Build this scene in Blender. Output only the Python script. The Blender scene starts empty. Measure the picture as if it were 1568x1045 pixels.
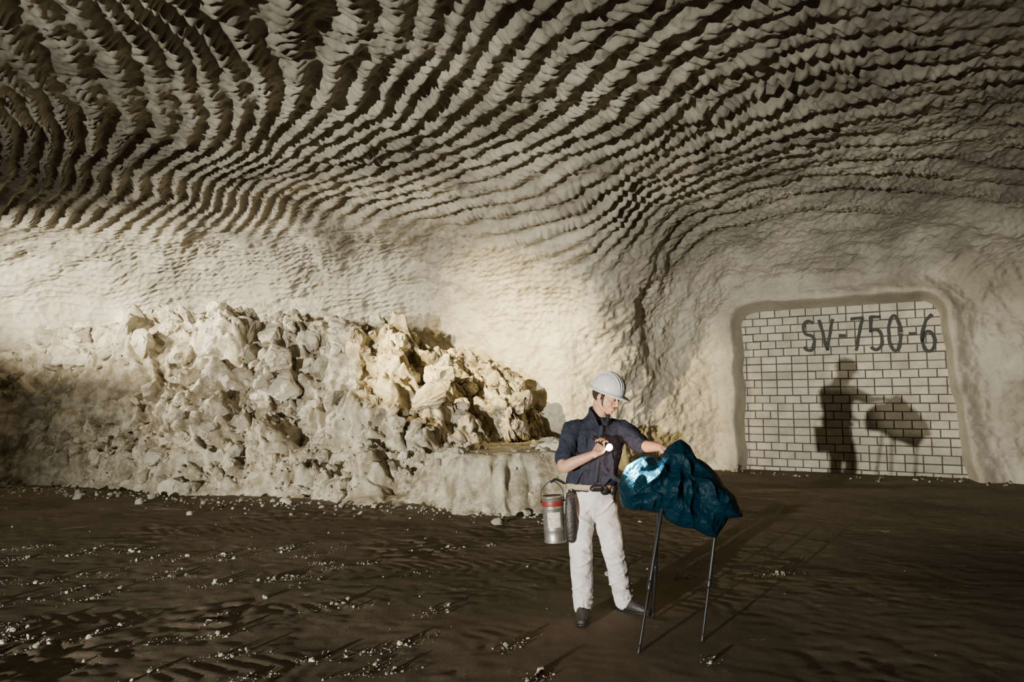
import bpy, bmesh, math, numpy as np
from mathutils import Vector, Matrix
rng = np.random.default_rng(7)
D2R = math.pi/180

# ------------------------------------------------------------------ noise
def _h(ix, iy, iz, seed):
    h = (ix*374761393 + iy*668265263 + iz*1274126177 + seed*974634777) & 0xffffffff
    h = ((h ^ (h >> 13))*1274126177) & 0xffffffff
    h = h ^ (h >> 16)
    return h/4294967296.0
def vnoise(x, y, z, seed=0):
    fx, fy, fz = np.floor(x), np.floor(y), np.floor(z)
    ix, iy, iz = fx.astype(np.int64), fy.astype(np.int64), fz.astype(np.int64)
    x, y, z = x-fx, y-fy, z-fz
    x = x*x*(3-2*x); y = y*y*(3-2*y); z = z*z*(3-2*z)
    r = 0
    for dz in (0, 1):
        wz = z if dz else 1-z
        for dy in (0, 1):
            wy = y if dy else 1-y
            a = _h(ix, iy+dy, iz+dz, seed); b = _h(ix+1, iy+dy, iz+dz, seed)
            r = r + (a+(b-a)*x)*wy*wz
    return r*2-1
def noise(x, y, z, s, seed=0, octv=1):
    r = 0; amp = 1.0
    for o in range(octv):
        r = r + amp*vnoise(x/s+17.3*o, y/s+5.1*o, z/s+9.7*o, seed+o); s *= .5; amp *= .5
    return r
def worley2(x, y, s, seed=0):
    x = x/s; y = y/s
    ix, iy = np.floor(x).astype(np.int64), np.floor(y).astype(np.int64)
    best = np.full(x.shape, 9.0); val = np.zeros(x.shape); sec = np.full(x.shape, 9.0)
    for dx in (-1, 0, 1):
        for dy in (-1, 0, 1):
            cx, cy = ix+dx, iy+dy
            px = cx+_h(cx, cy, cx*0, seed); py = cy+_h(cx, cy, cx*0+1, seed)
            d = np.hypot(px-x, py-y); v = _h(cx, cy, cx*0+2, seed)
            v = v + (_h(cx, cy, cx*0+3, seed)-.5)*(x-px)*1.2 + (_h(cx, cy, cx*0+4, seed)-.5)*(y-py)*1.2
            m = d < best
            sec = np.where(m, best, np.minimum(sec, d))
            val = np.where(m, v, val); best = np.where(m, d, best)
    return val, sec-best
def sst(a, b, x):
    t = np.clip((x-a)/(b-a), 0, 1); return t*t*(3-2*t)

# ------------------------------------------------------------------ materials
def new_mat(name):
    m = bpy.data.materials.new(name); m.use_nodes = True
    nt = m.node_tree; b = nt.nodes["Principled BSDF"]
    return m, nt, b
def simple(name, col, rough=.6, metal=0, bump=0, bscale=60, var=0.0, vscale=8, emis=None, estr=0):
    m, nt, b = new_mat(name)
    b.inputs["Base Color"].default_value = (*col, 1); b.inputs["Roughness"].default_value = rough
    b.inputs["Metallic"].default_value = metal
    tc = nt.nodes.new("ShaderNodeTexCoord")
    if var > 0:
        n = nt.nodes.new("ShaderNodeTexNoise"); n.inputs["Scale"].default_value = vscale; n.inputs["Detail"].default_value = 5
        nt.links.new(tc.outputs["Object"], n.inputs["Vector"])
        r = nt.nodes.new("ShaderNodeValToRGB")
        r.color_ramp.elements[0].position = .3; r.color_ramp.elements[1].position = .7
        r.color_ramp.elements[0].color = (*[c*(1-var) for c in col], 1); r.color_ramp.elements[1].color = (*[min(1, c*(1+var)) for c in col], 1)
        nt.links.new(n.outputs["Fac"], r.inputs["Fac"]); nt.links.new(r.outputs["Color"], b.inputs["Base Color"])
    if bump > 0:
        n = nt.nodes.new("ShaderNodeTexNoise"); n.inputs["Scale"].default_value = bscale; n.inputs["Detail"].default_value = 4
        nt.links.new(tc.outputs["Object"], n.inputs["Vector"])
        bp = nt.nodes.new("ShaderNodeBump"); bp.inputs["Strength"].default_value = bump; bp.inputs["Distance"].default_value = .02
        nt.links.new(n.outputs["Fac"], bp.inputs["Height"]); nt.links.new(bp.outputs["Normal"], b.inputs["Normal"])
    if emis:
        b.inputs["Emission Color"].default_value = (*emis, 1); b.inputs["Emission Strength"].default_value = estr
    return m
def rock_mat(name, c1, c2, c3=None, big=.35, rough=.85, bump=.6, island=False, f3=(.55, .7), s3=5, nscale=22, top=None):
    m, nt, b = new_mat(name); L = nt.links; N = nt.nodes
    b.inputs["Roughness"].default_value = rough
    b.inputs["Specular IOR Level"].default_value = .2
    tc = N.new("ShaderNodeTexCoord")
    n1 = N.new("ShaderNodeTexNoise"); n1.inputs["Scale"].default_value = big; n1.inputs["Detail"].default_value = 8; n1.inputs["Roughness"].default_value = .65
    L.new(tc.outputs["Object"], n1.inputs["Vector"])
    r = N.new("ShaderNodeValToRGB"); r.color_ramp.elements[0].position = .36; r.color_ramp.elements[1].position = .62
    r.color_ramp.elements[0].color = (*c1, 1); r.color_ramp.elements[1].color = (*c2, 1)
    L.new(n1.outputs["Fac"], r.inputs["Fac"]); col = r.outputs["Color"]
    if c3:
        n3 = N.new("ShaderNodeTexNoise"); n3.inputs["Scale"].default_value = s3; n3.inputs["Detail"].default_value = 9; n3.inputs["Roughness"].default_value = .75
        L.new(tc.outputs["Object"], n3.inputs["Vector"])
        r3 = N.new("ShaderNodeValToRGB"); r3.color_ramp.elements[0].position = f3[0]; r3.color_ramp.elements[1].position = f3[1]
        L.new(n3.outputs["Fac"], r3.inputs["Fac"])
        mx = N.new("ShaderNodeMixRGB"); L.new(r3.outputs["Color"], mx.inputs["Fac"]); L.new(col, mx.inputs["Color1"]); mx.inputs["Color2"].default_value = (*c3, 1)
        col = mx.outputs["Color"]
    if top:   # darker grey salt towards the roof (world height), with dimmer light painted in
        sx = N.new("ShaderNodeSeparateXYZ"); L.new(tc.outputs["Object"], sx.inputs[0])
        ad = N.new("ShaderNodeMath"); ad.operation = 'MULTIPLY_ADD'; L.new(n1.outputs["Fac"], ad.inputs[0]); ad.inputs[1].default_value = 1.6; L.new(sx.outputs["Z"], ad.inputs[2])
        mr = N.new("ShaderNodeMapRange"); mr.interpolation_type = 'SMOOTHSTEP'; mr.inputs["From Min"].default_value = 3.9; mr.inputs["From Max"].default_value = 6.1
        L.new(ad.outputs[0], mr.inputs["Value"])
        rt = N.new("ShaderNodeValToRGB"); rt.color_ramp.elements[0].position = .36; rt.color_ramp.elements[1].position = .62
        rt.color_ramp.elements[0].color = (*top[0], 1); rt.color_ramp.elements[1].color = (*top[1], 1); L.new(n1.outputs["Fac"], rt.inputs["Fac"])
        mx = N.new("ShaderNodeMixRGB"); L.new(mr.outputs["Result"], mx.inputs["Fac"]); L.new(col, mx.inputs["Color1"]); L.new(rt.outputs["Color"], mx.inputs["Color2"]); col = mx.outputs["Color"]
    if island:
        g = N.new("ShaderNodeNewGeometry"); mr = N.new("ShaderNodeMapRange")
        mr.inputs["To Min"].default_value = .5; mr.inputs["To Max"].default_value = 1.15
        L.new(g.outputs["Random Per Island"], mr.inputs["Value"])
        mm = N.new("ShaderNodeMixRGB"); mm.blend_type = 'MULTIPLY'; mm.inputs["Fac"].default_value = 1
        L.new(col, mm.inputs["Color1"]); L.new(mr.outputs["Result"], mm.inputs["Color2"]); col = mm.outputs["Color"]
    L.new(col, b.inputs["Base Color"])
    nb = N.new("ShaderNodeTexNoise"); nb.inputs["Scale"].default_value = nscale; nb.inputs["Detail"].default_value = 7; nb.inputs["Roughness"].default_value = .75
    L.new(tc.outputs["Object"], nb.inputs["Vector"])
    bp = N.new("ShaderNodeBump"); bp.inputs["Strength"].default_value = bump; bp.inputs["Distance"].default_value = .03
    L.new(nb.outputs["Fac"], bp.inputs["Height"]); L.new(bp.outputs["Normal"], b.inputs["Normal"])
    return m

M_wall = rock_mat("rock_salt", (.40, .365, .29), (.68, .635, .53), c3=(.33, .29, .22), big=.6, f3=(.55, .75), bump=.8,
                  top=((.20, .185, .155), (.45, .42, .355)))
M_floor = rock_mat("mine_floor_dirt", (.115, .090, .060), (.215, .175, .122), c3=(.44, .40, .33), big=.5, f3=(.59, .70), s3=2.2, bump=.8, nscale=30)
M_heap = rock_mat("salt_rubble_dust", (.18, .145, .085), (.48, .425, .31), c3=(.72, .67, .55), big=.5, bump=1.0, f3=(.44, .62), s3=4)
M_rock = rock_mat("salt_rock", (.42, .365, .265), (.78, .73, .61), big=1.5, island=True, bump=.9)
M_chip = rock_mat("salt_chip", (.32, .29, .235), (.56, .52, .44), big=3, island=True)

# ------------------------------------------------------------------ mesh utils
def link(o, parent=None):
    bpy.context.scene.collection.objects.link(o)
    if parent: o.parent = parent
    return o
def np_mesh(name, V, F, mat, smooth=True, parent=None):
    V = np.asarray(V, dtype=np.float32); F = np.asarray(F, dtype=np.int32); k = F.shape[1]
    me = bpy.data.meshes.new(name)
    me.vertices.add(len(V)); me.vertices.foreach_set("co", V.ravel())
    me.loops.add(F.size); me.loops.foreach_set("vertex_index", F.ravel())
    me.polygons.add(len(F)); me.polygons.foreach_set("loop_start", np.arange(0, F.size, k, dtype=np.int32))
    me.polygons.foreach_set("use_smooth", np.full(len(F), smooth))
    me.update(calc_edges=True); me.validate()
    me.materials.append(mat)
    return link(bpy.data.objects.new(name, me), parent)
def grid_obj(name, P, mat, flip=False):
    r, c = P.shape[:2]
    I = np.arange(r*c).reshape(r, c)
    F = np.stack([I[:-1, :-1], I[:-1, 1:], I[1:, 1:], I[1:, :-1]], -1).reshape(-1, 4)
    if flip: F = F[:, ::-1]
    return np_mesh(name, P.reshape(-1, 3), F, mat)
def empty(name):
    e = bpy.data.objects.new(name, None); e.empty_display_size = .1
    return link(e)

# ------------------------------------------------------------------ cut-row layout of the ceiling (world X,Y metres ; row index)
rows = [
 (-4, 3.0, [(-6.39,8.21),(-6.91,9.47),(-7.94,11.0),(-9.4,12.4)]),
 (-2, 2.6, [(-5.36,6.83),(-5.86,8.03),(-6.29,9.23),(-7.51,11.17),(-9.0,12.7)]),
 (0, 2.6, [(-4.30,6.35),(-4.43,7.23),(-5.42,9.23),(-7.05,11.3),(-8.5,13.0)]),
 (4, 2.9, [(-3.33,6.47),(-3.34,7.38),(-3.57,8.59),(-4.43,10.24),(-6.2,12.4)]),
 (8, 2.9, [(-1.01,6.13),(-1.23,7.09),(-2.13,8.79),(-3.56,10.53),(-5.2,12.2)]),
 (10, 3.2, [(-.57,6.83),(-1.17,8.21),(-2.63,10.1),(-4.4,11.7)]),
 (12, 3.4, [(-.17,7.23),(-.75,9.01),(-2.39,10.84),(-3.77,11.86)]),
 (14.5, 3.6, [(.67,7.86),(-.24,9.97),(-2.14,11.86)]),
 (18, 0.0, [(5.36,6.83),(3.53,6.83),(2.64,7.23),(2.08,7.86),(1.70,9.23),(.79,10.53),(-1.0,12.25)]),
 (22, 0.0, [(6.39,8.21),(4.40,8.59),(3.53,9.01),(3.02,9.8),(1.8,11.8),(.2,13.2)]),
 (25, 0.0, [(7.6,9.84),(5.2,10.0),(4.1,10.6),(2.9,12.0),(1.2,13.8)]),
 (28, 0.0, [(9.4,12.0),(6.4,11.8),(4.9,12.5),(3.4,13.8)]),
]
C = []; PH = []; PS = []
for ph, off, pts in rows:
    s = off
    for i, p in enumerate(pts):
        if i: s += math.dist(p, pts[i-1])
        C.append(p); PH.append(ph); PS.append(s)
C = np.array(C, float)
def tps_fit(vals, lam=.02):
    n = len(C); d = np.linalg.norm(C[:, None]-C[None], axis=2)
    K = d*d*np.log(d+1e-9) + lam*np.eye(n)
    Pm = np.c_[np.ones(n), C]
    A = np.block([[K, Pm], [Pm.T, np.zeros((3, 3))]])
    return np.linalg.solve(A, np.r_[vals, 0, 0, 0])
def tps_eval(w, x, y):
    r = w[-3]+w[-2]*x+w[-1]*y
    for i, c in enumerate(C):
        d2 = (x-c[0])**2+(y-c[1])**2+1e-12
        r = r + w[i]*.5*d2*np.log(d2)
    return r
wPH = tps_fit(np.array(PH, float), .12); wPS = tps_fit(np.array(PS, float), .5)

# ------------------------------------------------------------------ rock shell : ceiling + back wall
DW = np.array([.864, -.503]); NW = np.array([.503, .864])
A0 = np.array([5.50, 16.40])
foot = [(-24, 3), (-20, 7), (-15, 12.5), (-11, 15.8), (-6, 16.8), (-2, 16.3), (.6, 15.2), (2.2, 15.1), (3.7, 16.3)]
foot += [tuple(A0+DW*a) for a in (-.5, .5, 1.5, 2.5, 3.5, 4.5, 5.5, 6.5, 7.5)] + [(16, 9.5), (19, 5)]
foot = np.array(foot)
dense = []
for i in range(1, len(foot)-2):
    p0, p1, p2, p3 = foot[i-1:i+3]
    for t in np.linspace(0, 1, 60, endpoint=False):
        dense.append(.5*((2*p1)+(-p0+p2)*t+(2*p0-5*p1+4*p2-p3)*t*t+(-p0+3*p1-3*p2+p3)*t**3))
dense = np.array(dense); dang = np.degrees(np.arctan2(dense[:, 0], dense[:, 1])); dr = np.hypot(dense[:, 0], dense[:, 1])
o = np.argsort(dang); dang = dang[o]; dr = dr[o]
NC = 1700
ang = np.linspace(-58, 58, NC)
R = np.interp(ang, dang, dr)
Zc = np.interp(ang, [-60,-37,-25,-10,0,8,18,26,37,60], [5.4,5.45,5.5,5.5,5.4,5.35,5.5,5.65,5.75,5.8])
rc = np.interp(ang, [-60,-37,-25,-10,0,8,14,18,26,60], [5,5,5,5.5,6,5.5,4,2.9,2.3,2.3])
rv = np.interp(ang, [-60,-37,-25,-10,0,8,14,18,26,60], [1.9,1.9,1.9,2.2,3.3,3.7,2.8,1.8,1.5,1.5])
ker = np.hanning(81); ker /= ker.sum()
sm = lambda a: np.convolve(np.pad(a, 40, mode='edge'), ker, mode='valid')
Zc, rc, rv = sm(Zc), sm(rc), sm(rv)
n1a, n1b, n2, n3 = 50, 470, 370, 270
prof_r, prof_z, wr = [], [], []
RC = R-rc
for t in np.linspace(0, 1, n1a, endpoint=False): prof_r.append(2+(5.6-2)*t+0*R); prof_z.append(Zc)
for t in np.linspace(0, 1, n1b, endpoint=False): prof_r.append(5.6+(RC-5.6)*t); prof_z.append(Zc)
for t in np.linspace(0, math.pi/2, n2, endpoint=False): prof_r.append(RC+rc*math.sin(t)); prof_z.append(Zc-rv*(1-math.cos(t)))
for t in np.linspace(0, 1, n3): prof_r.append(R+0*t); prof_z.append((Zc-rv)*(1-t)-.4*t)
PR = np.array(prof_r); PZ = np.array(prof_z)
seg = np.hypot(np.diff(PR, axis=0), np.diff(PZ, axis=0)); PL = np.vstack([0*R[None], np.cumsum(seg, axis=0)]); PL = PL-PL[n1a+n1b][None]
a = ang*D2R
PX = PR*np.sin(a); PY = PR*np.cos(a)
PZ = PZ + .16*noise(PX, PY, PZ*0, 2.4, 3)*sst(3.0, 5.0, PZ)
B = np.stack([PX, PY, PZ], -1)
du = np.gradient(B, axis=1); dv = np.gradient(B, axis=0)
Nn = np.cross(dv, du); Nn /= np.linalg.norm(Nn, axis=2, keepdims=True)+1e-9
if Nn[100, 700, 2] < 0: Nn = -Nn
phi = tps_eval(wPH, PX, PY); psi = tps_eval(wPS, PX, PY)
phi = phi + .38*noise(PX, PY, PZ, 2.6, 10) + .14*noise(PX, PY, PZ, .9, 11) + .11*noise(PX, PY, PZ, .26, 12)
psi = psi + .12*noise(PX, PY, PZ, .3, 13)
rowi = np.arange(PR.shape[0])[:, None]+0*PR
tcorner = np.clip((rowi-(n1a+n1b))/n2, 0, 1)
leftf = sst(1.0, -3.0, PX)
W = 1-sst(.18, .60, tcorner + .16*noise(PX, PY, PZ, 1.4, 21) + .10*leftf)
ridge = (.5+.5*np.cos(2*np.pi*phi))
ridge = ridge**(1.0+.40*noise(PX, PY, PZ, 1.2, 18))
bead = np.abs(np.sin(np.pi*(psi/.145+.5*phi)))**.8
rightf = sst(1.0, 5.0, PX)
Aamp = (.138-.033*rightf)*(1+.75*noise(PX, PY, PZ, 1.2, 14))
bead_w = .42*(1+.7*noise(PX, PY, PZ, .6, 15))
disp = W*(Aamp*(1-ridge*(1-bead_w*(1-bead))))
disp = disp + W*(.030*noise(PX, PY, PZ, .22, 19)+.036*noise(PX, PY, PZ, .11, 16, 2) + .035*noise(PX, PY, PZ, .5, 17))
# recess outline (signed distance in the plane of the far wall)
rx = (PX-A0[0])*DW[0]+(PY-A0[1])*DW[1]
qx = np.abs(rx-(2.20-.05*PZ)+.06*noise(PX, PY, PZ, .4, 41))-(2.28-.045*PZ-.45); qz = np.abs(PZ-1.47+.05*noise(PX, PY, PZ, .5, 42))-(2.46-.45)
sd = np.hypot(np.maximum(qx, 0), np.maximum(qz, 0))+np.minimum(np.maximum(qx, qz), 0)-.45
# pecked rows on the walls
arc = np.cumsum(np.hypot(np.gradient(PX, axis=1), np.gradient(PY, axis=1)), axis=1)
cw = (arc+.55*PL+1.0*noise(PX, PY, PZ, 1.5, 31))/.30
r1 = PL+.16*arc+.22*noise(PX, PY, PZ, 1.2, 35)+.05*noise(PX, PY, PZ, .3, 38)
cw2 = r1/.18
upper = sst(2.6, 3.6, PZ)
peck = np.abs(np.sin(np.pi*cw2))**.8
dots = np.abs(np.sin(np.pi*(arc/.17+.5*np.floor(cw2)+.4*noise(PX, PY, PZ, .25, 39))))
side = .45+.25*sst(2, 6, PX)
patchy = sst(-.6, .2, noise(PX, PY, PZ, 1.0, 37))
archz = sst(4.0, 6.0, PX)
arch = np.abs(np.sin(np.pi*(sd+.35*noise(PX, PY, PZ, 1.4, 44)+.04*noise(PX, PY, PZ, .25, 45))/.25))
disp = disp + (1-W)*(upper*(.034+.002*rightf)*(1-.7*archz)*patchy*peck*(.35+.65*dots) + (1-upper)*.026*side*(1-archz)*np.abs(np.sin(np.pi*cw))*(.6+.7*noise(PX, PY, PZ, .8, 36))
                     + archz*.050*arch*sst(.15, .5, sd)*(.7+.3*dots)*(.7+.5*noise(PX, PY, PZ, .9, 46)))
disp = disp + (1-W)*(.19*noise(PX, PY, PZ, 1.3, 32, 2)+.065*noise(PX, PY, PZ, .36, 33, 2)+.030*noise(PX, PY, PZ, .11, 34, 2))
B2 = B + Nn*disp[..., None]
low = (rowi > n1a+n1b+n2*.5)
mk = sst(.10, -.06, sd)*low
flat = sst(.35, 0, sd)*.5
B2 = B+(B2-B)*(1-flat*low)[..., None]
bulge = (.14*np.exp(-((sd-.15)/.16)**2)-.07*np.exp(-((sd-.60)/.22)**2))*(rowi > n1a+n1b+n2*.6)
B2[..., 0] += NW[0]*(.85*mk-bulge); B2[..., 1] += NW[1]*(.85*mk-bulge)
cut = n1a+n1b+int(n2*.75)
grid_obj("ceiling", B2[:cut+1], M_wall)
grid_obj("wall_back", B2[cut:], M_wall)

# ------------------------------------------------------------------ heap surface
def heap_pos(X, Y):
    ft = np.interp(X, [-18,-11,-7.3,-3.7,-1.4,-.9,0,1,2], [15,13.8,12.7,11.5,11.0,11.5,13.2,14.6,15.4]) + .35*noise(X, Y*0, X*0, 1.2, 51)
    cr = np.interp(X, [-18,-11,-7,-3.7,-1.4,0,1,2], [16,16.0,15.3,14.7,14.3,15,15.6,16])
    tp = np.interp(X, [-18,-11,-7,-3.7,-1.8,-.7,.2,.9,1.5,2], [3.1,3.35,3.5,3.4,3.1,2.65,1.9,1.0,.5,0]) + .22*noise(X, Y*0, X*0, .9, 50)
    t = np.clip((Y-ft)/(cr-ft), 0, 1.4)
    prof = np.where(t < 1, .75*t+.25*sst(0, 1, t), 1-.30*(t-1))
    z = tp*prof
    rough = sst(0, .16, t)*sst(-10.5, -7.0, X+.9*noise(X, Y, X*0, 1.0, 57))
    rough = np.maximum(rough, sst(0, .15, t)*.35)
    Ys = Y*1.45
    v1, e1 = worley2(X+.25*noise(X, Y, X*0, .5, 58), Ys+.2*noise(X, Y, X*0, .4, 158), .95, 52)
    v2, e2 = worley2(X+.10*noise(X, Y, X*0, .2, 59), Ys+.1*noise(X, Y, X*0, .2, 159), .40, 53); v3, e3 = worley2(X, Ys, .17, 56)
    gl = np.abs(noise(X+.35*Y, Y*.35, X*0, .8, 54))
    bigm = sst(.35, .8, t)
    d = rough*((.36+.50*bigm)*(v1-.5)*sst(0, .22, e1)+.38*(v2-.5)*sst(0, .25, e2)+.15*(v3-.5)*sst(0, .3, e3)+.46*(gl-.35)+.28*noise(X, Ys, X*0, .8, 60)+.09*noise(X, Ys, X*0, .2, 55, 3))
    off = t <= 0
    yy = Y-.66*d; zz = z+.75*d
    zz = np.where(off, -.4, zz)
    fr = np.interp(X, [-1.5, -.8, 1.2], [10.9, 10.25, 9.9])+.22*noise(X, Y*0, X*0, .45, 61, 2)+.07*noise(X, Y*0, X*0, .13, 65)
    f = sst(0, .50, Y-fr)*sst(1.30, 1.0, X+.1*noise(X, Y, X*0, .4, 62))*sst(-1.9, -1.2, X)
    lz = .84*f + .20*noise(X, Y*.7, X*0, .26, 63, 3)*np.sin(np.pi*np.clip(f, 0, 1)) + .02*noise(X, Y, X*0, .3, 64, 2)
    lz = np.where(f <= 0, -.4, lz)
    led = lz > zz
    return X+0*zz, np.where(led, Y, yy), np.where(led, lz, zz), led
hx = np.arange(-17, 2.2, .026); hy = np.arange(9.6, 17.6, .024)
HX, HY = np.meshgrid(hx, hy)
A_, B_, HZ, _l = heap_pos(HX, HY)
A_ = A_+.06*noise(HX, HY, HZ, .2, 71); B_ = B_+.06*noise(HX, HY, HZ, .22, 72, 2)
grid_obj("rubble_heap", np.stack([A_, B_, HZ], -1), M_heap)

# ------------------------------------------------------------------ floor
fy = np.concatenate([np.linspace(-5, 3.4, 50, endpoint=False), np.arange(3.4, 9, .020), np.arange(9, 18, .04)])
fx = np.arange(-16, 17, .030)
FX, FY = np.meshgrid(fx, fy)
def floor_z(X, Y):
    q = np.minimum(np.hypot(X-.75, (Y-5.1)), 9)
    w = .3+.7*sst(.5, 1.5, q)
    z = .016*noise(X, Y, X*0, 1.8, 81)+.0045*noise(X, Y, X*0, .5, 82, 2)
    rg = sst(-.1, .5, noise(X, Y, X*0, 1.1, 86))*sst(3.5, -1, X)
    z = z + (.003+.010*rg)*noise(X, Y, X*0, .10, 83, 3)
    for (ox, oy, dx, dy, wd) in ((-3, 5.2, .97, .24, .26), (-3, 6.5, .98, .2, .26), (1.5, 5.0, .75, .66, .24), (-6, 8.6, .99, .1, .3), (-1, 4.5, .9, .42, .24)):
        s = (X-ox)*dx+(Y-oy)*dy; p = -(X-ox)*dy+(Y-oy)*dx + .12*np.sin(s*.7)
        m = sst(wd+.06, wd-.04, np.abs(p))*sst(-.2, .5, noise(X, Y, X*0, .8, 85))*sst(4, 1, X)
        z = z*(1-.3*m) - .006*m + m*.0050*sst(-.1, .4, np.sin(2*np.pi*(s+.7*np.abs(p))/.16+1.2*noise(X, Y, X*0, .3, 88)))
    return z*w
FZ = floor_z(FX, FY)
grid_obj("floor", np.stack([FX, FY, FZ], -1), M_floor)

# ------------------------------------------------------------------ rocks (crumbly lumps)
def make_variants(cnt, cuts, rough):
    out = []
    for k in range(cnt):
        bm = bmesh.new()
        pts = rng.normal(size=(16, 3)); pts /= np.linalg.norm(pts, axis=1, keepdims=True); pts *= rng.uniform(.8, 1.1, (16, 1))
        pts *= np.array([1, rng.uniform(.7, 1), rng.uniform(.6, .9)])
        for p in pts: bm.verts.new(p)
        res = bmesh.ops.convex_hull(bm, input=bm.verts)
        bmesh.ops.delete(bm, geom=list({e for e in res.get("geom_interior", []) if isinstance(e, bmesh.types.BMVert)}), context='VERTS')
        if cuts:
            bmesh.ops.subdivide_edges(bm, edges=bm.edges[:], cuts=cuts, use_grid_fill=True)
            for _ in range(3): bmesh.ops.smooth_vert(bm, verts=bm.verts[:], factor=.4, use_axis_x=True, use_axis_y=True, use_axis_z=True)
        bmesh.ops.triangulate(bm, faces=bm.faces[:])
        bm.verts.index_update()
        V = np.array([v.co[:] for v in bm.verts]); F = np.array([[v.index for v in f.verts] for f in bm.faces]); bm.free()
        nn = V/np.linalg.norm(V, axis=1, keepdims=True)
        V = V + nn*(rough*noise(V[:, 0], V[:, 1], V[:, 2], .5, 100+k, 2)+rough*.6*(rng.random(len(V))-.5))[:, None]
        out.append((V, F))
    return out
var_lo = make_variants(12, 0, .05); var_mid = make_variants(12, 1, .13); var_hi = make_variants(12, 4, .17)
def scatter(name, pos, size, mat, zs=1.0, hi=.12, mid=.035):
    Vs, Fs = [], []; off = 0
    for p, s in zip(pos, size):
        vr = var_hi if s > hi else (var_mid if s > mid else var_lo)
        V, F = vr[rng.integers(12)]
        e = rng.uniform(0, 2*math.pi, 3)
        Rm = np.array(Matrix.Rotation(e[0], 3, 'Z') @ Matrix.Rotation((e[1]-3.1)*.3, 3, 'X') @ Matrix.Rotation((e[2]-3.1)*.3, 3, 'Y'))
        Vs.append((V*s*np.array([1, 1, zs])) @ Rm.T + p); Fs.append(F+off); off += len(V)
    return np_mesh(name, np.concatenate(Vs), np.concatenate(Fs), mat, smooth=False)
n = 9000
x = rng.uniform(-12.5, 1.3, n); y = rng.uniform(10.3, 16.0, n)
dens = noise(x, y, x*0, 1.1, 131)
_, y2, z2, led = heap_pos(x, y); keep = (z2 > .05)
lv = np.where(x < -8.5, rng.random(n) < .28, rng.random(n) < .50+.8*dens) & ~(led & (rng.random(n) < .8))
keep &= lv
x, y2, z2 = x[keep], y2[keep], z2[keep]
s = .024+.036*rng.pareto(2.1, len(x)); s = np.minimum(s, .27)
P1 = np.stack([x, y2-s*.05, z2+s*.10], -1)
nb = 100
xb = rng.uniform(-12.5, .2, nb); yb = np.interp(xb, [-11, -7, -3.7, -1.4, 0], [15.5, 14.9, 14.1, 13.6, 14.5])+rng.uniform(-.8, .6, nb)
_, yb2, zb, _l = heap_pos(xb, yb); sb = rng.uniform(.16, .44, nb)
P2 = np.stack([xb, yb2, zb-.06], -1)
scatter("rubble_rocks", np.concatenate([P1, P2]), np.concatenate([s, sb]), M_rock)
n = 420
x = rng.uniform(-10, 1.3, n); y = np.interp(x, [-11,-7.3,-3.7,-1.4,1.2], [13.7,12.6,11.3,10.7,9.8])-np.abs(rng.normal(0, .45, n))
s = .015+.022*rng.pareto(2.3, n); s = np.minimum(s, .12)
P1 = np.stack([x, y, floor_z(x, y)+s*.3], -1)
pc = []; sc = []
for k in range(85):
    cx, cy = rng.uniform(-5.5, 2.6), rng.uniform(4.0, 8.0)
    if rng.random() < .65: cx = rng.uniform(-5.5, -.5)
    th = rng.uniform(.1, 1.3); ln = rng.uniform(.05, .18)
    for j in range(int(rng.uniform(14, 80))):
        u = rng.normal(0, ln); v = rng.normal(0, .04)
        px, py = cx+u*math.cos(th)-v*math.sin(th), cy+u*math.sin(th)+v*math.cos(th)
        pc.append((px, py)); sc.append(min(.003+.0035*rng.pareto(2.2), .028))
for k in range(140):
    pc.append((rng.uniform(-9, 4), rng.uniform(3.8, 13))); sc.append(min(.005+.005*rng.pareto(2.0), .035))
for k in range(50):
    aa = rng.uniform(-.5, 6.5); q = A0+DW*aa-NW*abs(rng.normal(.2, .3)); pc.append(tuple(q)); sc.append(min(.02+.03*rng.pareto(2.5), .15))
pc = np.array(pc); sc = np.array(sc)
dd = np.hypot(pc[:, 0]-.8, pc[:, 1]-5.1) > .62; pc = pc[dd]; sc = sc[dd]
P3 = np.stack([pc[:, 0], pc[:, 1], floor_z(pc[:, 0], pc[:, 1])+sc*.25], -1)
scatter("salt_chips", np.concatenate([P1, P3]), np.concatenate([s, sc]), M_chip)

# ------------------------------------------------------------------ block wall in the recess
M_brick = rock_mat("whitewashed_block", (.44, .405, .335), (.60, .565, .475), big=2.5, bump=.3, island=True)
for nd in M_brick.node_tree.nodes:
    if nd.type == 'MAP_RANGE': nd.inputs["To Min"].default_value = .80; nd.inputs["To Max"].default_value = 1.05
M_mort = simple("dark_mortar", (.08, .065, .045), .9, bump=.4)
M_paint = simple("black_paint", (.012, .012, .012), .6, bump=.2)
bw = empty("block_wall")
A1 = A0+NW*.70
def wp(al, zz, off=0.0):
    q = A1+DW*al-NW*off; return (q[0], q[1], zz)
V = []; F = []
def box(a0, a1, z0, z1, d0, d1, jit=0):
    b0 = len(V); ch = .008
    for (aa, zz) in ((a0, z0), (a1, z0), (a1, z1), (a0, z1)): V.append(wp(aa, zz, d0))
    for (aa, zz) in ((a0, z0), (a1, z0), (a1, z1), (a0, z1)): V.append(wp(aa, zz, d1-ch))
    for (aa, zz) in ((a0+ch, z0+ch), (a1-ch, z0+ch), (a1-ch, z1-ch), (a0+ch, z1-ch)): V.append(wp(aa, zz, d1))
    for k in range(4):
        j = (k+1) % 4
        F.append((b0+k, b0+j, b0+4+j, b0+4+k)); F.append((b0+4+k, b0+4+j, b0+8+j, b0+8+k))
    F.append((b0+8, b0+9, b0+10, b0+11)); F.append((b0+3, b0+2, b0+1, b0))
ch_h = .190; L = .350; gp = .022
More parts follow.
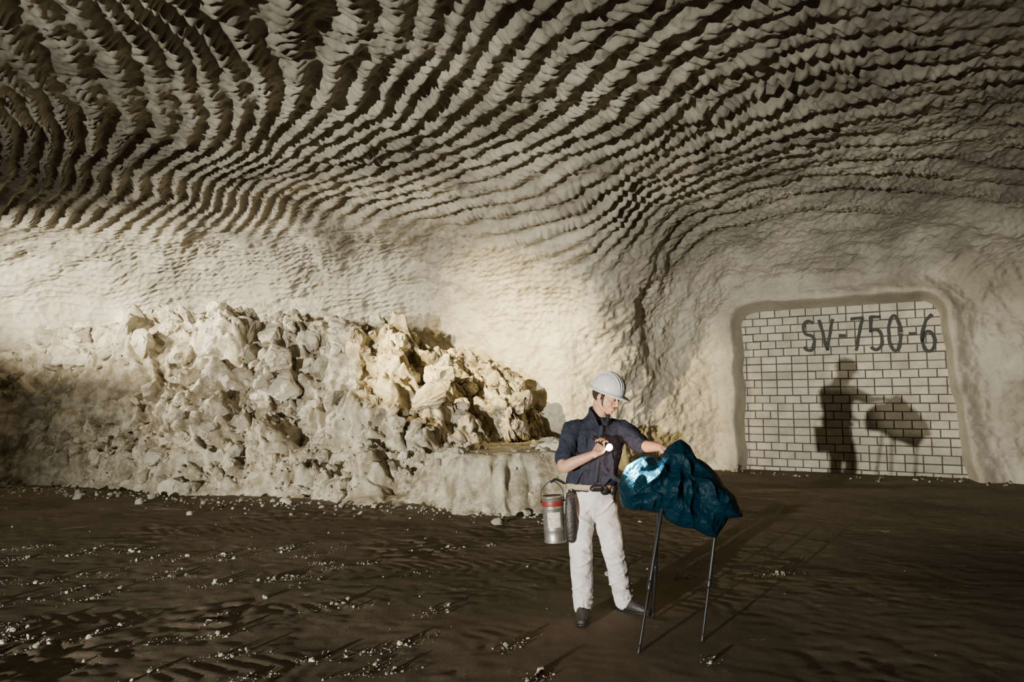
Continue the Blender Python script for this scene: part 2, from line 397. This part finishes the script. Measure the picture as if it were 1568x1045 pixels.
for r_ in range(22):
    z0 = -.1+r_*ch_h
    xx = -.35 - (L/2 if r_ % 2 else 0)
    while xx < 4.6:
        l = L*(.5 if rng.random() < .04 else 1)
        jz = rng.normal(0, .003); jd = rng.uniform(0, .012)
        box(xx+gp/2, xx+l-gp/2, z0+gp/2+jz, z0+ch_h-gp/2+jz, -.05, .012+jd); xx += l
np_mesh("blocks", V, F, M_brick, smooth=False, parent=bw)
V = []; F = []
box(-.4, 4.7, -.15, 4.15, -.09, .0); np_mesh("mortar", V, F, M_mort, smooth=False, parent=bw)
def arcp(cx, cy, rx_, ry_, a0, a1, n=14): return [(cx+rx_*math.cos(t*D2R), cy+ry_*math.sin(t*D2R)) for t in np.linspace(a0, a1, n)]
gl = {
 'S': [arcp(.32, .74, .26, .24, 30, 270)+arcp(.30, .26, .28, .25, 90, -150)],
 'V': [[(.0, 1.0), (.32, .0), (.62, 1.0)]],
 '-': [[(.05, .5), (.5, .5)]],
 '7': [[(.02, .98), (.6, .98), (.25, .0)]],
 '5': [[(.58, .99), (.12, .99), (.08, .56)]+arcp(.30, .32, .28, .30, 110, -140)],
 '0': [arcp(.3, .5, .27, .5, 0, 360, 28)],
 '6': [[(.50, 1.0)]+arcp(.55, .35, .50, .60, 130, 180, 8)+arcp(.31, .27, .26, .27, 180, 540, 24)],
}
V = []; F = []
al = 1.32
for i, chx in enumerate("SV-750-6"):
    wch = .47; hh = .73+.014*i; base = 2.85-.016*i+rng.uniform(-.02, .02)
    if chx == '-': wch = .34
    for st in gl[chx]:
        pts = np.array([(al+p[0]*wch*.95, base+p[1]*hh) for p in st])
        d = np.r_[0, np.cumsum(np.linalg.norm(np.diff(pts, axis=0), axis=1))]
        tt = np.linspace(0, d[-1], max(6, int(d[-1]/.025)))
        pts = np.stack([np.interp(tt, d, pts[:, 0]), np.interp(tt, d, pts[:, 1])], -1)
        pts = pts+.012*np.stack([noise(tt, tt*0+i, tt*0, .15, 7), noise(tt, tt*0+i, tt*0, .15, 8)], -1)
        tg = np.gradient(pts, axis=0); tg /= np.linalg.norm(tg, axis=1, keepdims=True)+1e-9
        nn = np.stack([-tg[:, 1], tg[:, 0]], -1)*(.037+.009*noise(tt, tt*0+i, tt*0, .08, 9))[:, None]
        b0 = len(V)
        for p, q in zip(pts, nn):
            V.append(wp(*(p+q), .0265)); V.append(wp(*(p-q), .0265))
        for k in range(len(pts)-1): F.append((b0+2*k, b0+2*k+1, b0+2*k+3, b0+2*k+2))
    al += wch*.60+.104 if chx != '-' else .255
np_mesh("painted_lettering", V, F, M_paint, smooth=False, parent=bw)

# ------------------------------------------------------------------ part builder for figures / props
class Part:
    def __init__(s): s.V = []; s.F = []
    def ring_loft(s, rings, cap=True):
        b0 = len(s.V); n = len(rings[0])
        for r in rings: s.V.extend([tuple(p) for p in r])
        for i in range(len(rings)-1):
            for j in range(n):
                k = (j+1) % n
                s.F.append((b0+i*n+j, b0+i*n+k, b0+(i+1)*n+k, b0+(i+1)*n+j))
        if cap:
            s.F.append(tuple(b0+j for j in range(n))[::-1]); e = b0+(len(rings)-1)*n
            s.F.append(tuple(e+j for j in range(n)))
    def tube(s, path, rad, n=18, ref=(1, 0, 0), sub=5, rnd=True):
        P = np.array(path, float); Rr = np.array([(r, r) if np.isscalar(r) else r for r in rad], float)
        if sub > 1 and len(P) > 2:
            def cat(Q):
                E = np.vstack([2*Q[0]-Q[1], Q, 2*Q[-1]-Q[-2]]); out = []
                for i in range(1, len(E)-2):
                    for t in np.linspace(0, 1, sub, endpoint=False):
                        p0, p1, p2, p3 = E[i-1:i+3]
                        out.append(.5*((2*p1)+(-p0+p2)*t+(2*p0-5*p1+4*p2-p3)*t*t+(-p0+3*p1-3*p2+p3)*t**3))
                out.append(Q[-1]); return np.array(out)
            P = cat(P); Rr = cat(Rr)
        if rnd:
            for end in (0, 1):
                idx = 0 if end == 0 else -1; nb_ = 1 if end == 0 else -2
                d = P[idx]-P[nb_]; d /= np.linalg.norm(d)+1e-9; r = Rr[idx]; m = r.min()
                ext = [(P[idx]+d*m*math.sin(t), r*math.cos(t)) for t in (.5, 1.0, 1.35)]
                if end == 0:
                    P = np.vstack([[e[0] for e in ext[::-1]], P]); Rr = np.vstack([[e[1] for e in ext[::-1]], Rr])
                else:
                    P = np.vstack([P, [e[0] for e in ext]]); Rr = np.vstack([Rr, [e[1] for e in ext]])
        T = np.gradient(P, axis=0); T /= np.linalg.norm(T, axis=1, keepdims=True)+1e-9
        ref = np.array(ref, float); rings = []
        for p, t, r in zip(P, T, Rr):
            u = ref-t*ref.dot(t)
            if np.linalg.norm(u) < .1: u = np.array([0, 1, .1])-t*np.array([0, 1, .1]).dot(t)
            u /= np.linalg.norm(u); v = np.cross(t, u)
            rings.append([p+u*r[0]*math.cos(q)+v*r[1]*math.sin(q) for q in np.linspace(0, 2*math.pi, n, endpoint=False)])
        s.ring_loft(rings)
    def ell(s, c, r, M=None, n=20, m=12):
        rings = []
        for i in range(m+1):
            b = -math.pi/2+math.pi*(i+.02)/(m+.04)
            ring = []
            for j in range(n):
                q = 2*math.pi*j/n
                p = Vector((r[0]*math.cos(b)*math.cos(q), r[1]*math.cos(b)*math.sin(q), r[2]*math.sin(b)))
                if M: p = M @ p
                ring.append(tuple(Vector(c)+p))
            rings.append(ring)
        s.ring_loft(rings)
    def xform(s, M): s.V = [tuple(M @ Vector(v)) for v in s.V]; return s
    def build(s, name, mat, parent=None, remesh=None, smooth=0, disp=None, shade=True):
        me = bpy.data.meshes.new(name); me.from_pydata(s.V, [], s.F)
        bm = bmesh.new(); bm.from_mesh(me); bmesh.ops.recalc_face_normals(bm, faces=bm.faces); bm.to_mesh(me); bm.free()
        for p in me.polygons: p.use_smooth = shade
        me.materials.append(mat); o = link(bpy.data.objects.new(name, me), parent)
        if remesh:
            md = o.modifiers.new("rm", 'REMESH'); md.mode = 'VOXEL'; md.voxel_size = remesh; md.use_smooth_shade = True
        if smooth:
            md = o.modifiers.new("sm", 'SMOOTH'); md.iterations = smooth; md.factor = .5
        if disp:
            for kk, (st, sz) in enumerate(disp):
                tx = bpy.data.textures.new(name+"_folds%d" % kk, 'CLOUDS'); tx.noise_scale = sz; tx.noise_depth = 1
                md = o.modifiers.new("dp", 'DISPLACE'); md.texture = tx; md.strength = st; md.mid_level = .5; md.texture_coords = 'LOCAL'
        return o

M_skin = simple("skin", (.46, .25, .16), .5, bump=.1, var=.12, vscale=30)
M_shirt = simple("navy_shirt_cloth", (.008, .011, .025), .85, bump=.5, bscale=40, var=.25, vscale=12)
M_trous = simple("white_trousers_cloth", (.60, .585, .575), .85, bump=.5, bscale=25, var=.15, vscale=8)
M_boot = simple("black_boot_leather", (.02, .018, .016), .5, bump=.3)
M_belt = simple("khaki_belt", (.32, .27, .17), .7, bump=.2)
M_helmet = simple("white_helmet_plastic", (.62, .62, .60), .35, var=.06, vscale=20)
M_hair = simple("dark_brown_hair", (.03, .018, .010), .6, bump=.8, bscale=200)
M_dark = simple("dark_metal", (.02, .02, .022), .45, metal=.5)
M_lip = simple("lips", (.36, .15, .11), .5)
M_eye = simple("eye_white", (.6, .58, .55), .3)

miner = empty("miner")
p = Part()
p.tube([(.61,5.3,.95),(.61,5.3,1.0),(.625,5.3,1.12),(.645,5.31,1.27),(.655,5.315,1.37),(.660,5.315,1.44),(.665,5.31,1.49),(.670,5.30,1.525)],
       [(.180,.130),(.195,.145),(.190,.135),(.210,.140),(.200,.130),(.155,.108),(.090,.085),(.070,.072)], n=28)
p.tube([(.53,5.31,1.405),(.462,5.29,1.39),(.425,5.24,1.28),(.392,5.18,1.18)], [.075,.080,.072,.068], sub=5)
p.tube([(.78,5.31,1.415),(.855,5.30,1.395),(.925,5.20,1.33),(.975,5.11,1.285)], [.075,.080,.070,.062], sub=5)
for k in range(7):
    a0 = rng.uniform(.48, .78); p.tube([(a0, 5.185, 1.25+rng.uniform(-.05, .12)), (a0+.03*rng.normal(), 5.172, 1.12), (a0+.05*rng.normal(), 5.165, 1.01)], [.010, .016, .014], n=10)
p.build("shirt", M_shirt, miner, remesh=.008, smooth=4, disp=[(.030, .07)])
p = Part()
p.tube([(.400,5.195,1.20),(.386,5.168,1.155)], [.066,.068], sub=1, rnd=False)
p.tube([(.955,5.145,1.30),(.985,5.085,1.278)], [.058,.060], sub=1, rnd=False)
p.build("rolled_cuffs", M_shirt, miner, remesh=.006, smooth=2)
p = Part()
for sx in (-1, 1):
    p.tube([(.668+sx*.050,5.345,1.555),(.670+sx*.072,5.28,1.540),(.674+sx*.058,5.205,1.500),(.674+sx*.030,5.170,1.44)], [(.010,.028),(.010,.030),(.010,.032),(.008,.020)], ref=(1, 0, 0))
p.tube([(.625,5.352,1.555),(.670,5.368,1.56),(.712,5.352,1.555)], [(.028,.010)]*3, ref=(0, 0, 1))
p.tube([(.672,5.170,1.43),(.66,5.158,1.30),(.64,5.158,1.15),(.62,5.150,1.02)], [(.016,.008)]*4)
p.build("collar_and_placket", M_shirt, miner, remesh=.005, smooth=2)
# trousers
p = Part()
p.tube([(.605,5.3,1.0),(.605,5.3,.92),(.605,5.3,.83),(.605,5.3,.79)], [(.172,.122),(.190,.138),(.180,.128),(.12,.10)], n=26)
LEGS = ([(.525,5.3,.87),(.515,5.25,.68),(.512,5.2,.48),(.522,5.23,.30),(.528,5.265,.16),(.53,5.275,.085)],
        [(.690,5.3,.87),(.730,5.28,.68),(.772,5.27,.48),(.815,5.36,.30),(.850,5.44,.16),(.862,5.46,.085)])
for lg in LEGS:
    p.tube(lg, [.105,.096,.084,.080,.074,.070], sub=5, n=22)
    pts = np.array(lg)
    for zz, rr, tl in ((.80, .098, .05), (.72, .094, -.04), (.55, .086, .03), (.50, .084, -.03), (.44, .082, .025), (.36, .079, -.03), (.27, .077, .03), (.22, .076, -.02)):
        cx = np.interp(-zz, -pts[:, 2], pts[:, 0]); cy = np.interp(-zz, -pts[:, 2], pts[:, 1])
        aa = [(-2.9, -2.2, -1.6, -1.0), (-2.2, -1.6, -.9, -.2)][rng.integers(2)]
        p.tube([(cx+rr*math.cos(q), cy+rr*math.sin(q), zz+tl*(i-1.5)) for i, q in enumerate(aa)], [.007, .016, .015, .006], n=10, ref=(0, 0, 1))
p.build("trousers", M_trous, miner, remesh=.007, smooth=2, disp=[(.020, .09)])
p = Part()
for (cx, cy) in ((.528, 5.27), (.855, 5.45)):
    for zz, rr in ((.20, .076), (.155, .080), (.115, .080)):
        p.tube([(cx-.05, cy, zz-.006), (cx, cy-.075, zz), (cx+.07, cy-.02, zz+.008)], [.012, .016, .012])
p.build("trouser_hem_folds", M_trous, miner, remesh=.006, smooth=3)
# belt
p = Part()
th = np.linspace(0, 2*math.pi, 41)[:-1]
rings = []
for zz, e in ((.950, .0), (.952, .010), (.992, .010), (.994, .0)):
    rings.append([(.607+(.190+e)*math.cos(t), 5.3+(.140+e)*math.sin(t), zz+.006*math.sin(2*t)) for t in th])
p.ring_loft(rings, cap=False); p.build("belt", M_belt, miner)
p = Part()
p.tube([(.60,5.143,.972),(.655,5.146,.972)], [.024,.024], ref=(0, 0, 1), sub=1); p.ell((.69,5.16,.955), (.035,.022,.035)); p.ell((.755,5.20,.955), (.03,.03,.04))
p.build("buckle_and_pouches", M_dark, miner, remesh=.005)
# boots
p = Part()
def boot(h, t, an):
    h, t, an = map(np.array, (h, t, an)); d = (t-h)/np.linalg.norm(t-h)
    sd_ = (-d[1], d[0], 0)
    p.tube([h+(0, 0, .045), h+.30*(t-h)+(0, 0, .058), h+.65*(t-h)+(0, 0, .045), t+(0, 0, .032)], [(.038,.045),(.042,.055),(.050,.045),(.040,.030)], ref=sd_)
    p.tube([an+(0, 0, .10), an+(0, 0, 0.0), h+.22*(t-h)+(0, 0, .05)], [.055,.054,.048])
boot((.535,5.33,0), (.505,5.09,0), (.53,5.29,.09)); boot((.835,5.49,0), (1.03,5.35,0), (.862,5.465,.09))
p.build("boots", M_boot, miner, remesh=.006, smooth=3)
p = Part()
for h, t in (((.535,5.34), (.505,5.07)), ((.83,5.495), (1.045,5.34))):
    p.tube([(h[0], h[1], .010), ((h[0]*.5+t[0]*.5), (h[1]*.5+t[1]*.5), .010), (t[0], t[1], .012)], [(.036,.011),(.048,.011),(.036,.011)], ref=(-(t[1]-h[1]), t[0]-h[0], 0))
p.build("boot_soles", M_dark, miner)

# arms + hands
def hand(part, wrist, xf, palm, side, curls, thumb=(.5, .5), spread=.0, size=1.0):
    x = Vector(xf).normalized(); pz = Vector(palm); pz = (pz-x*pz.dot(x)).normalized(); y = x.cross(pz)*side
    W0 = Vector(wrist)
    def q(a, b, c): return tuple(W0+x*a*size+y*b*size+pz*c*size)
    part.tube([q(-.01, 0, 0), q(.02, 0, 0), q(.055, .0, 0), q(.088, .0, .002)], [(.026*size,.019*size),(.032*size,.018*size),(.041*size,.016*size),(.038*size,.013*size)], ref=tuple(y), sub=4)
    lens = [(.045, .027, .021), (.048, .030, .022), (.044, .028, .021), (.034, .021, .018)]
    for i in range(4):
        by = .031-.0205*i; a_ = 0; pos = [.086-.004*abs(i-1.2), by, 0.0]; pts = [q(.06, by, 0), q(*pos)]
        for k in range(3):
            a_ += curls[i][k]*D2R; pos = [pos[0]+lens[i][k]*math.cos(a_), pos[1]+spread*(1.5-i)*.01, pos[2]+lens[i][k]*math.sin(a_)]; pts.append(q(*pos))
        r = [.0092, .0092, .0088, .0080, .0070]
        if i == 3: r = [k*.87 for k in r]
        part.tube(pts, [k*size for k in r], n=12, sub=4)
    t0, t1 = thumb
    part.tube([q(.012, .022, .004), q(.040, .046, .012+.01*t0), q(.068, .056-.012*t0, .020+.022*t0), q(.092-.01*t1, .050-.025*t1, .028+.028*t1)], [.015*size, .0130*size, .0105*size, .0085*size], n=12, sub=4)
    return x, y, pz
arms = Part()
torch_ax = Vector((.66, -.60, -.45)).normalized()
wr_R = Vector((.600, 5.02, 1.235)); xr = Vector((.62, .10, .55)); xr = (xr-torch_ax*xr.dot(torch_ax)).normalized()
arms.tube([(.405,5.19,1.22),(.385,5.135,1.135),(.47,5.08,1.175),tuple(wr_R-Vector((.02,-.01,.008))),tuple(wr_R+xr*.012)], [.046,.047,.042,.028,.026], sub=6)
curlR = [(50,65,40), (52,68,42), (55,70,42), (58,72,45)]
pR = torch_ax.cross(xr)
hx_, hy_, hp_ = hand(arms, wr_R, xr, pR, 1, curlR, (.7, .8), size=1.08)
wr_L = Vector((1.055, 4.90, 1.290))
arms.tube([(.94,5.17,1.315),(.985,5.09,1.288),(1.02,4.99,1.290),tuple(wr_L)], [.046,.046,.038,.028], sub=6)
hand(arms, wr_L, (.80,-.42,-.16), (.1,.2,-1), -1, [(35,45,30),(38,48,30),(42,50,30),(48,52,30)], (.9, .7), size=1.08)
arms.build("arms_and_hands", M_skin, miner, remesh=.0035, smooth=3)
# torch
TC = wr_R + hx_*.092 + hp_*.036
torch = empty("flashlight")
def along(t): return tuple(TC+torch_ax*t)
p = Part(); p.tube([along(-.075), along(-.07), along(.045)], [.015,.018,.018], sub=1, rnd=False)
p.tube([along(.044), along(.055), along(.070)], [.019,.024,.026], sub=1, rnd=False)
p.build("torch_body", M_dark, torch, shade=False)
M_lens = simple("torch_lens", (1, .9, .8), .3, emis=(1, .55, .36), estr=80)
p = Part(); p.ell(along(.074), (.027,.027,.027)); p.build("torch_bulb", M_lens, torch)

# head
hf = Vector((.74, -.60, -.36)).normalized(); hu = Vector((.05, 0, 1)); hu = (hu-hf*hu.dot(hf)).normalized(); hr = hf.cross(hu)
HC = Vector((.720, 5.228, 1.652))
HM = Matrix.Translation(HC) @ Matrix((hr, hf, hu)).transposed().to_4x4() @ Matrix.Scale(1.05, 4)
p = Part()
p.ell((0, -.012, .03), (.076, .096, .085)); p.ell((0, .020, -.026), (.065, .072, .086)); p.ell((0, .052, -.082), (.040, .038, .030)); p.ell((0, .062, -.098), (.026, .024, .018))
for sx in (-1, 1):
    p.tube([(sx*.060, -.005, -.040), (sx*.050, .024, -.072), (sx*.022, .056, -.094)], [.022, .022, .018])
    p.ell((sx*.034, .058, -.028), (.027, .026, .028))
    p.ell((sx*.078, -.012, -.010), (.009, .017, .028)); p.ell((sx*.009, .096, -.034), (.008, .009, .007))
    p.ell((sx*.030, .078, .005), (.017, .014, .011))
    p.tube([(sx*.010, .090, .026), (sx*.030, .087, .030), (sx*.050, .072, .024)], [.010, .010, .008])
p.tube([(0, .086, .024), (0, .098, -.006), (0, .108, -.026), (0, .097, -.037)], [.0085, .009, .0105, .008])
p.tube([(-.018, .084, -.064), (0, .090, -.063), (.018, .084, -.064)], [.009, .010, .009])
p.xform(HM)
nb_ = HM @ Vector((0, -.028, -.055))
p.tube([(.667,5.31,1.44),(.678,5.285,1.53),tuple(nb_)], [.066,.060,.058], sub=4)
p.build("head", M_skin, miner, remesh=.0035, smooth=9)
p = Part(); p.tube([(-.019, .0885, -.0625), (0, .0960, -.0595), (.019, .0885, -.0625)], [.0028, .0042, .0028]); p.tube([(-.015, .0885, -.0685), (0, .0950, -.0695), (.015, .0885, -.0685)], [.0022, .0044, .0022]); p.xform(HM); p.build("lips", M_lip, miner)
p = Part()
for sx in (-1, 1): p.ell((sx*.030, .0815, .001), (.011, .0100, .0045))
p.xform(HM); p.build("eyes", M_eye, miner)
p = Part()
for sx in (-1, 1):
    p.ell((sx*.031, .0905, -.001), (.0045, .002, .0038)); p.tube([(sx*.015, .0955, .028), (sx*.034, .0935, .033), (sx*.052, .079, .027)], [.0030, .0042, .0028])
    p.tube([(sx*.018, .0895, .003), (sx*.030, .0930, .0055), (sx*.043, .0850, .002)], [.0018, .0022, .0018])
p.xform(HM); p.build("eyebrows_and_pupils", M_hair, miner)
p = Part(); p.ell((0, -.030, .015), (.080, .086, .078))
for sx in (-1, 1): p.tube([(sx*.072, .022, .035), (sx*.073, .014, .005), (sx*.070, .012, -.018)], [.011, .009, .005])
p.xform(HM); p.build("hair", M_hair, miner, remesh=.005, smooth=1)
# helmet
p = Part(); nT = 72; rings = []
def hring(k, zz, ext=0, fr=0):
    ring = []
    for j in range(nT):
        t = 2*math.pi*j/nT; c, s_ = math.cos(t), math.sin(t)
        bx, by = .110*k+ext, .130*k+ext+fr*max(0, s_)**2
        ring.append((bx*c, by*s_-.005, zz))
    return ring
for b in np.linspace(1.53, 0.0, 16): rings.append(hring(math.cos(b), .050+.134*math.sin(b)))
rings.append(hring(1, .046, .004, .004)); rings.append(hring(1, .040, .014, .028)); rings.append(hring(1, .034, .018, .038)); rings.append(hring(1, .029, .016, .036)); rings.append(hring(1, .036, .0, .004))
for b in np.linspace(0.05, 1.5, 10): rings.append(hring(math.cos(b)*.96, .045+.120*math.sin(b)))
p.ring_loft(rings)
for ox in (-.040, -.020, 0, .020, .040):
    pts = []
    for t in np.linspace(.35, 2.75, 14):
        k = math.sqrt(max(0, 1-(ox/.110)**2))
        pts.append((ox, .130*k*math.cos(t)-.005, .050+.134*k*math.sin(t)))
    p.tube(pts, [.0028]+[.0055]*12+[.0028], n=8, sub=2)
p.xform(HM); p.build("helmet", M_helmet, miner)
p = Part()
for sx in (-1, 1): p.tube([(sx*.080, .015, .045), (sx*.076, .022, -.03), (sx*.058, .040, -.085), (sx*.015, .062, -.124)], [(.004,.0015)]*4, n=8, ref=(0, 1, 0))
p.xform(HM); p.build("chin_strap", M_dark, miner)

# ------------------------------------------------------------------ canister on the belt
M_tin = simple("galvanised_tin", (.34, .33, .31), .42, metal=.8, var=.2, vscale=25, bump=.1)
M_red = simple("red_band_paint", (.16, .018, .014), .5)
M_lab = simple("paper_label", (.50, .48, .43), .8, var=.35, vscale=60)
can = empty("metal_canister")
cc = Vector((.325, 5.20, .575)); tilt = Matrix.Translation(cc) @ Matrix.Rotation(math.radians(-4), 4, 'Y')
def lathe(prof, mat, name, parent, M, n=40, a0=0, a1=2*math.pi):
    p = Part(); full = abs(a1-a0-2*math.pi) < .01
    an_ = np.linspace(a0, a1, n, endpoint=not full)
    rings = [[(r*math.cos(t), r*math.sin(t), z) for t in an_] for r, z in prof]
    if full: p.ring_loft(rings, cap=True)
    else:
        for r in rings: p.V.extend(r)
        for i in range(len(rings)-1):
            for j in range(n-1): p.F.append((i*n+j, i*n+j+1, (i+1)*n+j+1, (i+1)*n+j))
    p.xform(M); return p.build(name, mat, parent)
lathe([(.01,0),(.078,0),(.083,.003),(.083,.010),(.080,.014),(.080,.09),(.082,.093),(.082,.098),(.080,.101),(.080,.245),(.083,.250),(.083,.256),(.080,.26),(.080,.325),(.084,.328),(.085,.334),(.083,.340),(.076,.341),(.074,.332),(.02,.330)], M_tin, "can_body", can, tilt)
lathe([(.0815,.268),(.0825,.270),(.0825,.305),(.0815,.307)], M_red, "red_band", can, tilt)
lathe([(.0808,.115),(.0812,.116),(.0812,.225),(.0808,.226)], M_lab, "label", can, tilt, a0=-2.2, a1=-1.0, n=24)
p = Part(); p.tube([(-.086,0,.30),(-.078,0,.38),(-.02,0,.44),(.02,0,.445),(.076,0,.39),(.086,0,.30)], [.0035]*6, n=8); p.ell((-.086,0,.30), (.008,.008,.010)); p.ell((.086,0,.30), (.008,.008,.010))
p.tube([(.0,0,.44),(.04,.02,.455),(.10,.04,.42)], [.009,.010,.010], n=8); p.xform(tilt); p.build("bail_handle", M_dark, can)
p = Part(); p.tube([(.435,5.17,.93),(.435,5.155,.86),(.440,5.15,.72),(.445,5.16,.60)], [(.030,.022),(.042,.030),(.046,.034),(.036,.028)]); p.tube([(.43,5.17,.96),(.432,5.16,.90)], [(.014,.006)]*2, sub=1)
p.build("belt_battery_pouch", M_boot, miner, remesh=.006, smooth=2)

# ------------------------------------------------------------------ stand + plastic sheet
stand = empty("tripod_stand")
legs = [((.815,4.56,0), (1.016,4.75,.84)), ((1.05,5.25,0), (1.05,5.0,.82)), ((1.285,4.78,0), (1.425,4.85,.78))]
for i, (f_, t_) in enumerate(legs):
    f_ = Vector(f_); t_ = Vector(t_); d = t_-f_
    p = Part(); p.tube([tuple(f_+d*.04), tuple(f_+d*.50)], [.0095]*2, sub=1, n=12); p.tube([tuple(f_+d*.47), tuple(f_+d*1.14)], [.0135]*2, sub=1, n=12)
    p.tube([tuple(f_+d*.455), tuple(f_+d*.50)], [.018]*2, sub=1, n=12)
    p.tube([tuple(f_+Vector((0,0,.004))), tuple(f_+d*.05)], [.013,.012], sub=1, n=12)
    p.build("leg_%d" % (i+1), M_dark, stand)
p = Part(); p.tube([(1.016,4.78,.93),(1.15,4.86,.95),(1.40,4.86,.88)], [.02,.03,.02]); p.tube([(1.15,4.86,.86),(1.15,4.86,1.12)], [.016]*2, sub=1); p.tube([(1.05,5.0,.91),(1.15,4.86,.95)], [.018]*2, sub=1)
p.build("stand_head", M_dark, stand)
out = [(955,775),(948,742),(962,714),(985,702),(1010,700),(1026,684),(1044,674),(1058,684),(1066,703),(1092,720),(1106,742),(1135,788),(1112,790),(1092,819),(1060,806),(1040,802),(1012,782),(985,778)]
ctr = (1035, 745)
oa = []; orr = []
for (x_, y_) in out:
    dx, dz = (x_-ctr[0])*.00457, -(y_-ctr[1])*.0047; oa.append(math.atan2(dz, dx)); orr.append(math.hypot(dx, dz))
oa = np.array(oa); orr = np.array(orr); od = np.argsort(oa); oa, orr = oa[od], orr[od]
oa = np.r_[oa-2*math.pi, oa, oa+2*math.pi]; orr = np.r_[orr, orr, orr]
nT, nB = 300, 170
T, Bb = np.meshgrid(np.linspace(-math.pi, math.pi, nT, endpoint=False), np.linspace(-math.pi/2+.01, math.pi/2-.01, nB))
rr = np.interp(T, oa, orr)
cb = np.cos(Bb)**.9
bx = rr*cb*np.cos(T); bz = rr*cb*np.sin(T); by = .19*np.sin(Bb)*(1-.35*np.clip(bz/.3, 0, 1))
kx, kz = .035, .29
ka = np.arctan2(bx-kx, -(bz-kz)); kd = np.hypot(bx-kx, bz-kz)
f1 = 1-np.abs(np.sin(4.0*ka+1.6*noise(bx, by, bz, .22, 91)))
f2 = 1-np.abs(noise(bx, by, bz, .13, 93)); f3_ = 1-np.abs(noise(bx, by, bz, .06, 95))
fold = .055*f1*sst(.02, .25, kd)+.05*f2*f2+.018*f3_
fy_ = np.where(by < 0, -1, 1)
by = by+fy_*(fold-.04)*np.abs(np.sin(Bb))*1.3
bx = bx+.15*(fold-.04)*np.cos(T)*cb; bz = bz+.12*(fold-.04)*np.sin(T)*cb
G = np.stack([bx+1.148, by+4.86, bz+1.02], -1)
I = np.arange(nB*nT).reshape(nB, nT); I2 = np.roll(I, -1, axis=1)
F = np.stack([I[:-1], I2[:-1], I2[1:], I[1:]], -1).reshape(-1, 4)
m, nt, b = new_mat("dark_teal_plastic_sheet")
b.inputs["Base Color"].default_value = (.001, .014, .025, 1); b.inputs["Roughness"].default_value = .5
b.inputs["Specular IOR Level"].default_value = .10
tc = nt.nodes.new("ShaderNodeTexCoord"); nz = nt.nodes.new("ShaderNodeTexNoise"); nz.inputs["Scale"].default_value = 16; nz.inputs["Detail"].default_value = 5; nz.inputs["Distortion"].default_value = .8
nt.links.new(tc.outputs["Object"], nz.inputs["Vector"]); bp = nt.nodes.new("ShaderNodeBump"); bp.inputs["Strength"].default_value = .7; bp.inputs["Distance"].default_value = .03
nt.links.new(nz.outputs["Fac"], bp.inputs["Height"]); nt.links.new(bp.outputs["Normal"], b.inputs["Normal"])
np_mesh("blue_plastic_sheet", G.reshape(-1, 3), F, m)

# ------------------------------------------------------------------ lights
def spot(name, loc, tgt, W_, size, blend, col, rad, sy=1.0):
    l = bpy.data.lights.new(name, 'SPOT'); l.energy = W_; l.spot_size = math.radians(size); l.spot_blend = blend; l.color = col; l.shadow_soft_size = rad
    o = link(bpy.data.objects.new(name, l)); o.location = loc
    o.rotation_euler = (Vector(tgt)-Vector(loc)).to_track_quat('-Z', 'Y').to_euler(); o.scale = (1, sy, 1); return o
spot("vehicle_headlight", (-9.0, -9.5, .72), (1.0, 14, 2.5), 31000, 57, 1.0, (1, .94, .80), .07, .60)
spot("work_lamp", (-10.8, 9.5, 3.9), (-8.5, 16.5, 4.1), 8000, 84, 1.0, (1, .91, .70), .12, .45)
spot("added_raking_spot", (-11.6, 11.4, 4.1), (-3.0, 14.2, 2.9), 5200, 70, 1.0, (1, .90, .68), .10, .8)  # added unseen light, grazes the heap to bring out its relief
spot("added_wall_glow_spot", (-6.2, 6.2, 4.6), (.3, 15.2, 2.5), 24000, 29, 1.0, (1, .77, .35), .12, 1.0)  # added unseen light, makes the warm glow on the wall beside the heap
lp = TC+torch_ax*.105
spot("torch_beam", lp, (1.02, 4.68, 1.04), 420, 56, 1.0, (.20, .86, 1), .015)
l = bpy.data.lights.new("torch_spill", 'POINT'); l.energy = 5; l.color = (1, .60, .36); l.shadow_soft_size = .02
o = link(bpy.data.objects.new("torch_spill", l)); o.location = TC+torch_ax*.13
w = bpy.data.worlds.new("mine_dark"); bpy.context.scene.world = w; w.use_nodes = True
w.node_tree.nodes["Background"].inputs[0].default_value = (.9, .85, .75, 1); w.node_tree.nodes["Background"].inputs[1].default_value = .003

# ------------------------------------------------------------------ camera
cam = bpy.data.cameras.new("camera"); cam.lens = 24; cam.sensor_width = 36; cam.clip_end = 200
co = link(bpy.data.objects.new("camera", cam)); co.location = (0, 0, 1.6); co.rotation_euler = (math.radians(90+5.25), 0, 0)
bpy.context.scene.camera = co
print("verts", sum(len(o.data.vertices) for o in bpy.data.objects if o.type == 'MESH'))
